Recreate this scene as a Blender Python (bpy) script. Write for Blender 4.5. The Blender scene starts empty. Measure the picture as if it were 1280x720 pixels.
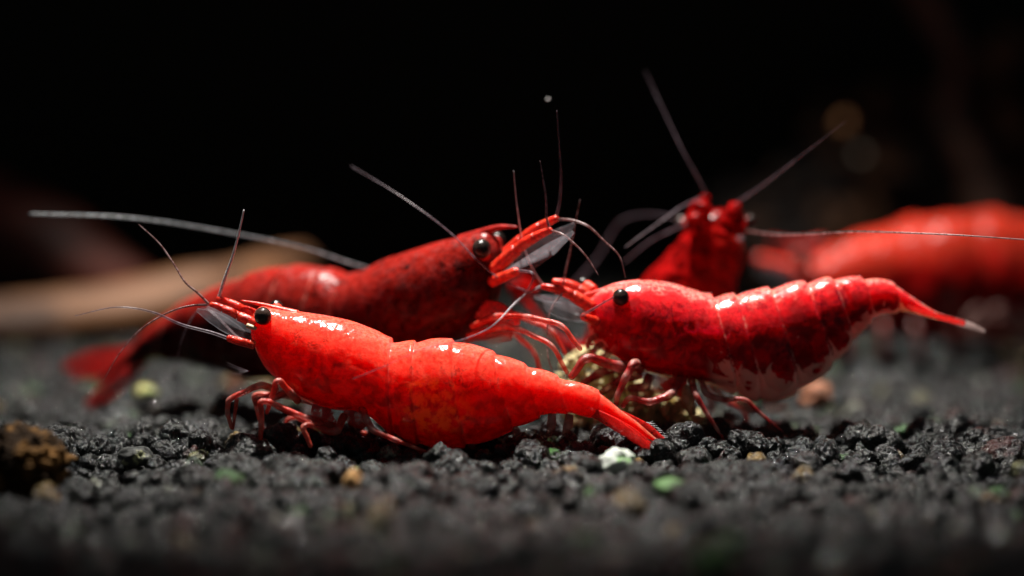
import bpy, bmesh, math, random
import numpy as np
from mathutils import Vector, noise

random.seed(7)
rng = np.random.default_rng(7)
R = math.radians
SC = bpy.context.scene
COL = SC.collection
# 1 Blender unit = 1 cm (a shrimp is about 3 cm long)
SC.unit_settings.system = 'METRIC'
SC.unit_settings.scale_length = 0.01

# ------------------------------------------------------------------ camera
PITCH = R(7.0)
DIST = 25.0                       # camera to the plane in focus
FPX = 5000.0                      # focal length in pixels of the 1280 wide photograph
Z0 = 0.98
CAM = np.array([0.0, -DIST * math.cos(PITCH), Z0 + DIST * math.sin(PITCH)])
FWD = np.array([0.0, math.cos(PITCH), -math.sin(PITCH)])
UP = np.array([0.0, math.sin(PITCH), math.cos(PITCH)])
cam_d = bpy.data.cameras.new('camera')
cam_d.sensor_width = 36.0
cam_d.lens = 36.0 * FPX / 1280.0
cam_d.clip_start = 0.1
cam_d.clip_end = 500.0
cam = bpy.data.objects.new('camera', cam_d)
COL.objects.link(cam)
cam.location = CAM
cam.rotation_euler = (math.pi / 2 - PITCH, 0, 0)
cam_d.dof.use_dof = True
cam_d.dof.focus_distance = DIST - 0.04
cam_d.dof.aperture_fstop = 0.118
cam_d.dof.aperture_blades = 0
SC.camera = cam

# ------------------------------------------------------------------ light
w = bpy.data.worlds.new('World')
SC.world = w
w.use_nodes = True
w.node_tree.nodes['Background'].inputs[0].default_value = (0.75, 0.9, 1.0, 1)
w.node_tree.nodes['Background'].inputs[1].default_value = 0.04

def spot(name, loc, aim, energy, cone, blend, radius, color):
    d = bpy.data.lights.new(name, 'SPOT')
    d.energy = energy
    d.spot_size = R(cone)
    d.spot_blend = blend
    d.shadow_soft_size = radius
    d.color = color
    o = bpy.data.objects.new(name, d)
    COL.objects.link(o)
    o.location = loc
    o.rotation_euler = (Vector(aim) - Vector(loc)).to_track_quat('-Z', 'Y').to_euler()
    return o
# the narrow lamp hanging over the tank, a little behind the animals
spot('aquarium_lamp', (-0.9, 2.9, 15.0), (0.1, 2.3, 0.0), 33000, 48, 0.95, 0.17, (1.0, 0.95, 0.88))

SC.render.engine = 'CYCLES'
SC.cycles.use_denoising = True
SC.cycles.use_adaptive_sampling = True
SC.cycles.adaptive_threshold = 0.01
SC.cycles.max_bounces = 10
SC.cycles.transparent_max_bounces = 24
SC.cycles.sample_clamp_indirect = 4.0
SC.view_settings.view_transform = 'Standard'
SC.view_settings.look = 'None'
SC.view_settings.exposure = 0.0
SC.view_settings.gamma = 1.0
SC.view_settings.use_curve_mapping = False

# ------------------------------------------------------------------ helpers
def P(px, py, Y):
    """The point at depth Y seen at that place of the 1280x720 photograph."""
    d = FWD + np.array([1.0, 0, 0]) * ((px - 640) / FPX) + UP * ((360 - py) / FPX)
    t = (Y - CAM[1]) / d[1]
    return CAM + d * t

def pxs(Y):
    """Size of one photograph pixel at depth Y."""
    return (Y - CAM[1]) / math.cos(PITCH) / FPX

def catmull(pts, n, closed=False):
    pts = np.asarray(pts, float)
    if len(pts) == 2:
        t = np.linspace(0, 1, n)[:, None]
        return pts[0] * (1 - t) + pts[1] * t
    dd = np.linalg.norm(np.diff(pts[:, :3] if pts.shape[1] >= 3 else pts, axis=0), axis=1)
    s = np.concatenate([[0], np.cumsum(np.maximum(dd, 1e-6))])
    m = np.empty_like(pts)
    m[1:-1] = ((pts[2:] - pts[1:-1]) / (s[2:] - s[1:-1])[:, None] * (s[1:-1] - s[:-2])[:, None] +
               (pts[1:-1] - pts[:-2]) / (s[1:-1] - s[:-2])[:, None] * (s[2:] - s[1:-1])[:, None]) / (s[2:] - s[:-2])[:, None]
    m[0] = (pts[1] - pts[0]) / (s[1] - s[0])
    m[-1] = (pts[-1] - pts[-2]) / (s[-1] - s[-2])
    q = np.linspace(0, s[-1], n)
    i = np.clip(np.searchsorted(s, q, 'right') - 1, 0, len(pts) - 2)
    h = (s[i + 1] - s[i])[:, None]
    t = ((q - s[i])[:, None]) / h
    t2, t3 = t * t, t * t * t
    return (2*t3 - 3*t2 + 1) * pts[i] + (t3 - 2*t2 + t) * h * m[i] + (-2*t3 + 3*t2) * pts[i + 1] + (t3 - t2) * h * m[i + 1]

def new_obj(name, verts, faces, mat, parent=None, loc=None, smooth=True):
    me = bpy.data.meshes.new(name)
    v = np.asarray(verts, float)
    if loc is not None:
        v = v - np.asarray(loc)
    me.from_pydata(v.tolist(), [], faces)
    me.update()
    if smooth:
        me.polygons.foreach_set('use_smooth', [True] * len(me.polygons))
    if mat:
        me.materials.append(mat)
    o = bpy.data.objects.new(name, me)
    COL.objects.link(o)
    if parent:
        o.parent = parent
    return o

def tag(o, label=None, cat=None, group=None, kind=None):
    for k, x in (('label', label), ('category', cat), ('group', group), ('kind', kind)):
        if x:
            o[k] = x
    return o

def sweep(pts, rad, n=8, flat=None):
    """Tube along pts with a radius for each point; flat=(vector, factor) squashes it along that vector."""
    pts = np.asarray(pts, float)
    rad = np.asarray(rad, float)
    m = len(pts)
    tan = np.gradient(pts, axis=0)
    tan /= np.maximum(np.linalg.norm(tan, axis=1), 1e-9)[:, None]
    ref = np.array([0.0, 1.0, 0.0])
    verts, faces = [], []
    for i in range(m):
        a = np.cross(tan[i], ref)
        if np.linalg.norm(a) < 1e-3:
            a = np.cross(tan[i], [0, 0, 1.0])
        a /= np.linalg.norm(a)
        b = np.cross(tan[i], a)
        for k in range(n):
            th = 2 * math.pi * k / n
            off = (a * math.cos(th) + b * math.sin(th)) * rad[i]
            if flat is not None:
                off = off - flat[0] * np.dot(off, flat[0]) * (1 - flat[1])
            verts.append(pts[i] + off)
    for i in range(m - 1):
        for k in range(n):
            k2 = (k + 1) % n
            faces.append((i*n + k, i*n + k2, (i+1)*n + k2, (i+1)*n + k))
    verts.append(pts[0]); verts.append(pts[-1])
    c0, c1 = m * n, m * n + 1
    for k in range(n):
        k2 = (k + 1) % n
        faces.append((c0, k2, k))
        faces.append((c1, (m-1)*n + k, (m-1)*n + k2))
    return verts, faces

# ------------------------------------------------------------------ materials
class NT:
    def __init__(s, name):
        s.mat = bpy.data.materials.new(name)
        s.mat.use_nodes = True
        s.t = s.mat.node_tree
        s.t.nodes.clear()
        s.out = s.t.nodes.new('ShaderNodeOutputMaterial')
    def n(s, typ, ins=None, **kw):
        nd = s.t.nodes.new('ShaderNode' + typ)
        for k, v in kw.items():
            setattr(nd, k, v)
        for k, v in (ins or {}).items():
            if isinstance(v, bpy.types.NodeSocket):
                s.t.links.new(v, nd.inputs[k])
            else:
                nd.inputs[k].default_value = v
        return nd
    def coord(s):
        return s.n('TexCoord').outputs['Object']
    def noise(s, scale, detail=3, rough=0.55, vec=None, dist=0.0):
        return s.n('TexNoise', {'Vector': vec or s.coord(), 'Scale': scale, 'Detail': detail, 'Roughness': rough, 'Distortion': dist}).outputs['Fac']
    def ramp(s, fac, lo, hi, a=0.0, b=1.0, smooth=True):
        m = s.n('MapRange', {'Value': fac, 'From Min': lo, 'From Max': hi, 'To Min': a, 'To Max': b})
        if smooth:
            m.interpolation_type = 'SMOOTHSTEP'
        return m.outputs[0]
    def mix(s, fac, a, b):
        m = s.n('Mix', data_type='RGBA')
        for k, v in ((0, fac), (6, a), (7, b)):
            if isinstance(v, bpy.types.NodeSocket):
                s.t.links.new(v, m.inputs[k])
            else:
                m.inputs[k].default_value = v if k == 0 else (*v, 1)
        return m.outputs[2]
    def math(s, op, a, b=0.0, clamp=False):
        m = s.n('Math', {0: a, 1: b}, operation=op, use_clamp=clamp)
        return m.outputs[0]
    def attr(s, name):
        return s.n('Attribute', attribute_name=name).outputs['Fac']
    def bump(s, h, strength, dist=0.01):
        return s.n('Bump', {'Height': h, 'Strength': strength, 'Distance': dist}).outputs[0]
    def surf(s, sh):
        s.t.links.new(sh, s.out.inputs['Surface'])
        return s.mat

def shell(name, red, top, dark, top_amt=0.6, dark_amt=0.5, sss=0.6, sss_scale=0.2, pale_belly=0.0, eggs=None, seam=0.0, rough=0.16, speck=0.3, spread=0.35, spec=0.35, cloud=0.7, lobes=0.0, vlo=0.2, frost=0.0, bumpf=9.0):
    t = NT(name)
    u, v, sg, fl = t.attr('along'), t.attr('height'), t.attr('segment'), t.attr('flap')
    c = t.coord()
    pales = []
    fine = t.noise(30, 3, 0.6)
    mid = t.noise(8, 5, 0.65, dist=0.5)
    big = t.noise(2.6, 3, 0.55)
    # deeper and lighter clouds of pigment
    col = t.mix(t.ramp(t.noise(11, 5, 0.7, dist=0.6), 0.38, 0.62), tuple(x * cloud for x in red), tuple(min(1, x * 1.08) for x in red))
    # the paler, freckled back
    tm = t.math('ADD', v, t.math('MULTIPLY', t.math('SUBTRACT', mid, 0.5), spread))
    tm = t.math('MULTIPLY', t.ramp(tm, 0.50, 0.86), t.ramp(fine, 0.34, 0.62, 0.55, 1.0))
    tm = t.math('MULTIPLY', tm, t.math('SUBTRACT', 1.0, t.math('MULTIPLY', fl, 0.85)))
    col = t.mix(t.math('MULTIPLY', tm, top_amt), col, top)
    # freckles of pigment
    vo = t.n('TexVoronoi', {'Vector': c, 'Scale': 46.0, 'Randomness': 1.0})
    fr = t.ramp(vo.outputs['Distance'], 0.16, 0.40, 1.0, 0.0)
    fr = t.math('MULTIPLY', fr, t.math('MULTIPLY', t.ramp(mid, 0.42, 0.6), speck))
    col = t.mix(fr, col, tuple(x * 0.40 for x in red))
    # dark veins and blotches
    nv = t.math('SUBTRACT', 1.0, fl)
    dk = t.math('MULTIPLY', t.ramp(t.math('ABSOLUTE', t.math('SUBTRACT', mid, 0.52)), 0.0, 0.022, 1.0, 0.0), t.ramp(big, 0.44, 0.56))
    dk = t.math('MULTIPLY', dk, t.ramp(v, 0.48, 0.64))
    blot = t.math('MULTIPLY', t.ramp(t.noise(6.5, 6, 0.75), 0.56, 0.68), t.ramp(v, vlo, vlo + 0.3))
    col = t.mix(t.math('MULTIPLY', t.math('MULTIPLY', t.math('MAXIMUM', dk, blot), nv), dark_amt, True), col, dark)
    col = t.mix(t.math('MULTIPLY', t.attr('line'), t.ramp(t.noise(6, 3, 0.6), 0.3, 0.6, 0.1, 0.55)), col, tuple(x * 0.22 for x in red))
    if pale_belly:
        pb = t.math('SUBTRACT', t.ramp(v, 0.0, 0.55, 1.0, 0.0, False), t.math('MULTIPLY', t.math('SUBTRACT', t.noise(6.5, 3, 0.5, dist=1.0), 0.5), 2.6))
        pb = t.math('MULTIPLY', t.ramp(pb, 0.52, 0.64), pale_belly)
        ab = t.math('MAXIMUM', t.ramp(u, 0.30, 0.34), t.math('MULTIPLY', t.ramp(u, 0.05, 0.09, 1.0, 0.0), 0.8))
        pm = t.math('MULTIPLY', pb, ab)
        col = t.mix(pm, col, (0.86, 0.46, 0.38))
        pales.append(pm)
    if frost:
        fm = t.math('MULTIPLY', t.ramp(t.math('ADD', v, t.math('MULTIPLY', t.math('SUBTRACT', t.noise(12, 3), 0.5), 0.3)), 0.86, 0.98), t.ramp(t.noise(45, 4, 0.7), 0.40, 0.58))
        col = t.mix(t.math('MULTIPLY', fm, frost), col, (0.90, 0.34, 0.28))
    if lobes:
        # below, each plate ends in a rounded lobe with clear shell around it
        lx = t.math('DIVIDE', t.math('SUBTRACT', sg, 0.52), 0.46)
        ly = t.math('DIVIDE', t.math('MAXIMUM', t.math('SUBTRACT', 0.44, v), 0.0), 0.33)
        wob = t.math('MULTIPLY', t.math('SUBTRACT', t.noise(11, 3, 0.6), 0.5), 0.9)
        rr = t.math('ADD', t.math('ADD', t.math('MULTIPLY', lx, lx), t.math('MULTIPLY', ly, ly)), wob)
        lb = t.math('MULTIPLY', t.ramp(rr, 0.95, 1.12), t.math('MULTIPLY', t.ramp(v, 0.40, 0.48, 1.0, 0.0), t.ramp(u, 0.34, 0.37)))
        pm = t.math('MULTIPLY', lb, lobes)
        col = t.mix(pm, col, (0.88, 0.50, 0.42))
        pales.append(pm)
    if seam:
        sm = t.math('MULTIPLY', t.ramp(sg, 0.0, 0.12, 1.0, 0.0), t.ramp(t.noise(9, 3, 0.6), 0.42, 0.62))
        col = t.mix(t.math('MULTIPLY', sm, seam), col, (0.80, 0.30, 0.22))
    if eggs:
        eu, ev, ru, rv = eggs
        du = t.math('DIVIDE', t.math('SUBTRACT', u, eu), ru)
        dv = t.math('DIVIDE', t.math('SUBTRACT', v, ev), rv)
        rr = t.math('ADD', t.math('MULTIPLY', du, du), t.math('MULTIPLY', dv, dv))
        msk = t.ramp(rr, 0.1, 1.0, 1.0, 0.0)
        gr = t.ramp(t.noise(17, 4, 0.7), 0.42, 0.60)
        egg = t.math('MULTIPLY', msk, t.math('MULTIPLY', gr, 0.9))
        col = t.mix(egg, col, (1.0, 0.20, 0.010))
    b = t.math('ADD', t.math('MULTIPLY', t.noise(60, 2, 0.5), 0.10), t.math('MULTIPLY', t.noise(bumpf, 3, 0.55), 1.2 * 9.0 / bumpf))
    pm = 0.0
    for x in pales:
        pm = t.math('MAXIMUM', x, pm)
    rad = t.mix(pm, (1.0, 0.06, 0.03), (1.0, 0.65, 0.5))
    if eggs:
        rad = t.mix(egg, rad, (1.0, 0.5, 0.05))
    p = t.n('BsdfPrincipled', {'Base Color': col, 'Roughness': t.ramp(t.noise(18, 3), 0.3, 0.7, rough * 0.7, rough * 1.6),
            'Subsurface Weight': sss, 'Subsurface Radius': rad, 'Subsurface Scale': sss_scale,
            'Specular IOR Level': t.ramp(t.noise(9, 4, 0.65), 0.38, 0.62, spec * 0.25, spec * 1.5), 'Normal': t.bump(b, 0.4, 0.03)})
    return t.surf(p.outputs[0])

def antenna_mat(name, col, pale, clear=0.4):
    t = NT(name)
    c = t.mix(t.ramp(t.noise(30, 3, 0.6), 0.4, 0.65), col, pale)
    p = t.n('BsdfPrincipled', {'Base Color': c, 'Roughness': 0.3, 'Specular IOR Level': 0.6})
    m = t.n('MixShader', {0: clear, 1: p.outputs[0], 2: t.n('BsdfTransparent').outputs[0]})
    return t.surf(m.outputs[0])

def limb(name, red, clear=0.35, pale=(0.55, 0.30, 0.28), nscale=6, rough=0.22, pale_amt=0.7, jcol=(0.62, 0.36, 0.32)):
    t = NT(name)
    j = t.attr('joint')
    nz = t.noise(nscale, 3, 0.6)
    pm = t.math('MULTIPLY', t.ramp(nz, 0.48, 0.66), pale_amt)
    col = t.mix(t.ramp(t.noise(28, 4, 0.7), 0.4, 0.6), tuple(x * 0.6 for x in red), red)
    col = t.mix(pm, col, pale)
    col = t.mix(t.math('MULTIPLY', j, 0.6), col, jcol)
    p = t.n('BsdfPrincipled', {'Base Color': col, 'Roughness': rough, 'Subsurface Weight': 0.4, 'Subsurface Radius': (1, .15, .08),
            'Subsurface Scale': 0.08, 'Specular IOR Level': 0.7, 'Normal': t.bump(t.noise(60, 4), 0.7, 0.012)})
    tr = t.n('BsdfTransparent', {'Color': (1.0, 0.80, 0.76, 1)})
    cl = t.math('MAXIMUM', t.ramp(t.noise(nscale * 0.7, 2), 0.35, 0.7, clear * 0.4, min(1, clear * 1.5)), t.math('MULTIPLY', j, 0.5))
    m = t.n('MixShader', {0: cl, 1: p.outputs[0], 2: tr.outputs[0]})
    return t.surf(m.outputs[0])

def clear_blade(name, tint=(0.55, 0.54, 0.60), opac=0.12, streak=16):
    t = NT(name)
    wv = t.noise(streak, 2, 0.6)
    p = t.n('BsdfPrincipled', {'Base Color': (*tint, 1), 'Roughness': 0.2, 'Specular IOR Level': 0.8, 'Normal': t.bump(wv, 0.4, 0.01)})
    tl = t.n('BsdfTranslucent', {'Color': (*tint, 1)})
    a = t.n('MixShader', {0: 0.5, 1: p.outputs[0], 2: tl.outputs[0]})
    tr = t.n('BsdfTransparent')
    m = t.n('MixShader', {0: t.ramp(wv, 0.3, 0.7, 1 - opac * 1.3, 1 - opac * 0.6), 1: a.outputs[0], 2: tr.outputs[0]})
    return t.surf(m.outputs[0])

def plain(name, col, rough=0.4, spec=0.5, var=0.25, nscale=10, bump=0.3, bd=0.01, sss=0.0):
    t = NT(name)
    nz = t.noise(nscale, 4, 0.6)
    c = t.mix(t.ramp(nz, 0.3, 0.7), tuple(x * (1 - var) for x in col), tuple(min(1, x * (1 + var)) for x in col))
    p = t.n('BsdfPrincipled', {'Base Color': c, 'Roughness': rough, 'Specular IOR Level': spec, 'Normal': t.bump(t.noise(nscale * 3, 4), bump, bd)})
    if sss:
        p.inputs['Subsurface Weight'].default_value = sss
        p.inputs['Subsurface Scale'].default_value = 0.06
    return t.surf(p.outputs[0])

def grain_mat():
    t = NT('volcanic_grain')
    ri = t.n('NewGeometry').outputs['Random Per Island']
    ro = t.n('ObjectInfo').outputs['Random']
    r = t.math('FRACT', t.math('ADD', ri, ro))
    cr = t.n('ValToRGB', {'Fac': r})
    el = cr.color_ramp
    el.interpolation = 'CONSTANT'
    steps = [(0.0, (0.006, 0.007, 0.007)), (0.25, (0.013, 0.015, 0.014)), (0.5, (0.008, 0.009, 0.009)), (0.72, (0.024, 0.027, 0.026)),
             (0.84, (0.016, 0.018, 0.017)), (0.88, (0.045, 0.014, 0.012)), (0.905, (0.12, 0.12, 0.05)), (0.925, (0.07, 0.10, 0.06)),
             (0.945, (0.06, 0.15, 0.045)), (0.965, (0.20, 0.13, 0.045)), (0.985, (0.26, 0.27, 0.22))]
    while len(el.elements) < len(steps):
        el.elements.new(0.5)
    for e, (pos, c) in zip(el.elements, steps):
        e.position = pos
        e.color = (*c, 1)
    pos = t.n('NewGeometry').outputs['Position']
    n1 = t.noise(16, 5, 0.7, pos)
    col = t.mix(t.ramp(n1, 0.36, 0.66), (0.003, 0.003, 0.0035), cr.outputs[0])
    sp = t.ramp(t.noise(60, 3, 0.6, pos), 0.60, 0.70)
    col = t.mix(t.math('MULTIPLY', sp, 0.35), col, (0.12, 0.13, 0.125))
    h = t.noise(17, 6, 0.62, pos)
    p = t.n('BsdfPrincipled', {'Base Color': col, 'Roughness': t.ramp(t.noise(40, 3, 0.6, pos), 0.40, 0.60, 0.04, 0.34), 'Specular IOR Level': 0.45,
                               'Normal': t.bump(h, 0.9, 0.05)})
    return t.surf(p.outputs[0])

M_GRAIN = grain_mat()
M_SOIL = plain('dark_soil', (0.012, 0.012, 0.012), 0.9, 0.2)
M_EYE = None
def eye_mat():
    t = NT('dark_eye')
    vo = t.n('TexVoronoi', {'Vector': t.coord(), 'Scale': 70.0}).outputs['Distance']
    col = t.mix(t.ramp(t.noise(9, 3), 0.4, 0.7), (0.010, 0.007, 0.006), (0.05, 0.028, 0.022))
    p = t.n('BsdfPrincipled', {'Base Color': col, 'Roughness': 0.25, 'Specular IOR Level': 0.35,
                               'Normal': t.bump(vo, 0.25, 0.006)})
    return t.surf(p.outputs[0])
M_EYE = eye_mat()

# ------------------------------------------------------------------ the ground: a bed of volcanic grains
def ground_h(x, y):
    n = noise.noise(Vector((x * 0.55 + 3.1, y * 0.55, 0.3))) * 0.09 + noise.noise(Vector((x * 1.5, y * 1.5, 5.0))) * 0.04
    ridge = 0.10 * math.exp(-((y - 0.14) / 0.50) ** 2)
    return n * (0.45 if abs(y) < 0.8 else 1.0) + ridge - 0.085

XR, YR = (-5.2, 5.2), (-5.6, 9.4)
nx, ny = 60, 80
gv = [(x, y, ground_h(x, y) - 0.13) for y in np.linspace(*YR, ny) for x in np.linspace(*XR, nx)]
gf = [(j*nx + i, j*nx + i + 1, (j+1)*nx + i + 1, (j+1)*nx + i) for j in range(ny - 1) for i in range(nx - 1)]
ground = new_obj('ground', gv, gf, M_SOIL)
tag(ground, kind='structure')

def grain_mesh(sub, seed, lumpy=0.22):
    bm = bmesh.new()
    bmesh.ops.create_icosphere(bm, subdivisions=sub, radius=1.0)
    rs = np.random.default_rng(seed)
    planes = []
    for _ in range(5):
        d = rs.normal(size=3); d /= np.linalg.norm(d)
        planes.append((d, rs.uniform(0.66, 0.95)))
    st = rs.uniform(0.8, 1.22, 3)
    off = Vector(rs.uniform(0, 50, 3))
    co = []
    for v in bm.verts:
        p = np.array(v.co)
        for d, h in planes:
            k = np.dot(p, d)
            if k > h:
                p = p - d * (k - h) * 0.7
        q = Vector(p)
        a = noise.noise(q * 1.4 + off) * lumpy + noise.noise(q * 3.2 + off) * lumpy * 0.5 + noise.noise(q * 7 + off) * lumpy * 0.25
        co.append(np.array(p * (1 + a)) * st)
    for v, c in zip(bm.verts, co):
        v.co = c
    bm.verts.index_update()
    vs = np.array([v.co[:] for v in bm.verts])
    fs = np.array([[x.index for x in f.verts] for f in bm.faces])
    bm.free()
    return vs, fs

def rot_mat(rs):
    q = rs.normal(size=4); q /= np.linalg.norm(q)
    a, b, c, d = q
    return np.array([[1-2*(c*c+d*d), 2*(b*c-a*d), 2*(b*d+a*c)], [2*(b*c+a*d), 1-2*(b*b+d*d), 2*(c*d-a*b)], [2*(b*d-a*c), 2*(c*d+a*b), 1-2*(b*b+c*c)]])

KEEP = [(770, 575, -0.7, 24), (838, 607, -1.35, 20), (441, 600, -1.3, 14), (1027, 564, -0.35, 9), (890, 698, -3.9, 28), (168, 570, -0.3, 22), (28, 583, -0.9, 62)]
KEEP = [(*P(px, py, Y)[:2], r * pxs(Y)) for px, py, Y, r in KEEP]
grains = []
for layer, sp in ((0, 0.15), (1, 0.20), (2, 0.36)):
    y = YR[0] + 0.3
    row = 0
    while y < YR[1] - 0.3:
        x = XR[0] + 0.3 + (sp / 2 if row % 2 else 0)
        half = 3.2 * (y + 25) / 25 + 0.5
        while x < XR[1] - 0.3:
            gx, gy = x + rng.uniform(-.4, .4) * sp, y + rng.uniform(-.4, .4) * sp
            r = 0.5 * sp * rng.uniform(0.75, 1.25) if layer == 0 else rng.uniform(0.045, 0.10) if layer == 1 else rng.uniform(0.09, 0.14)
            keep = 1.0 if layer == 0 else 0.4
            free = all((gx - kx) ** 2 + ((gy - ky) if gy > ky else (gy - ky) * 0.6) ** 2 > (kr * 0.9) ** 2 or layer == 0 and gy > ky for kx, ky, kr in KEEP)
            if abs(gx) < half and rng.random() < keep and free:
                z = ground_h(gx, gy) + (-0.06, -0.01, -0.02)[layer] + rng.uniform(-0.03, 0.03)
                grains.append((gx, gy, z, r))
            x += sp
        y += sp * 0.87
        row += 1
grains = np.array(grains)
near = np.where((grains[:, 1] > -1.3) & (grains[:, 1] < 0.35) & (np.abs(grains[:, 0]) < 3.3))[0]
top = near[np.argsort(-(grains[near, 3] + grains[near, 2] * 0.6))][:300]
is_top = np.zeros(len(grains), bool); is_top[top] = True
stone_meshes = []
for i in range(12):
    vs, fs = grain_mesh(4, 100 + i)
    me = bpy.data.meshes.new('stone')
    me.from_pydata(vs.tolist(), [], fs.tolist())
    me.polygons.foreach_set('use_smooth', [True] * len(me.polygons))
    me.materials.append(M_GRAIN)
    stone_meshes.append(me)
for i in top:
    o = bpy.data.objects.new('stone', stone_meshes[int(rng.integers(12))])
    COL.objects.link(o)
    o.parent = ground
    o.location = grains[i, :3]
    # the meshes are of unit size: the grain texture follows object space, so keep scale as the grain radius
    o.scale = [grains[i, 3]] * 3
    o.rotation_euler = rng.uniform(0, 6.28, 3)
coarse = [grain_mesh(2, 300 + i, 0.26) for i in range(14)]
medium = [grain_mesh(3, 400 + i, 0.24) for i in range(14)]
VV, FF, base = [], [], 0
for i in np.where(~is_top)[0]:
    gx, gy, gz, r = grains[i]
    vs, fs = (medium if -2.0 < gy < 1.2 else coarse)[int(rng.integers(14))]
    VV.append(vs @ rot_mat(rng).T * r + grains[i, :3])
    FF.append(fs + base)
    base += len(vs)
VV = np.concatenate(VV); FF = np.concatenate(FF)
me = bpy.data.meshes.new('gravel')
me.vertices.add(len(VV)); me.vertices.foreach_set('co', VV.ravel())
me.loops.add(FF.size); me.loops.foreach_set('vertex_index', FF.ravel().astype(np.int32))
me.polygons.add(len(FF)); me.polygons.foreach_set('loop_start', np.arange(0, FF.size, 3, dtype=np.int32))
me.polygons.foreach_set('use_smooth', np.ones(len(FF), bool))
me.update(calc_edges=True)
me.materials.append(M_GRAIN)
gravel = bpy.data.objects.new('gravel', me)
COL.objects.link(gravel)
gravel.parent = ground
gravel['kind'] = 'stuff'

# the black rear pane of the tank
bw = new_obj('background', [(-9, 9.6, -0.6), (9, 9.6, -0.6), (9, 9.6, 9), (-9, 9.6, 9), (-9, 9.8, -0.6), (9, 9.8, -0.6), (9, 9.8, 9), (-9, 9.8, 9)],
             [(0, 1, 2, 3), (7, 6, 5, 4), (4, 5, 1, 0), (3, 2, 6, 7), (0, 3, 7, 4), (1, 5, 6, 2)],
             plain('black_pane', (0.015, 0.015, 0.011), 0.8, 0.1), smooth=False)
tag(bw, kind='structure')

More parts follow.
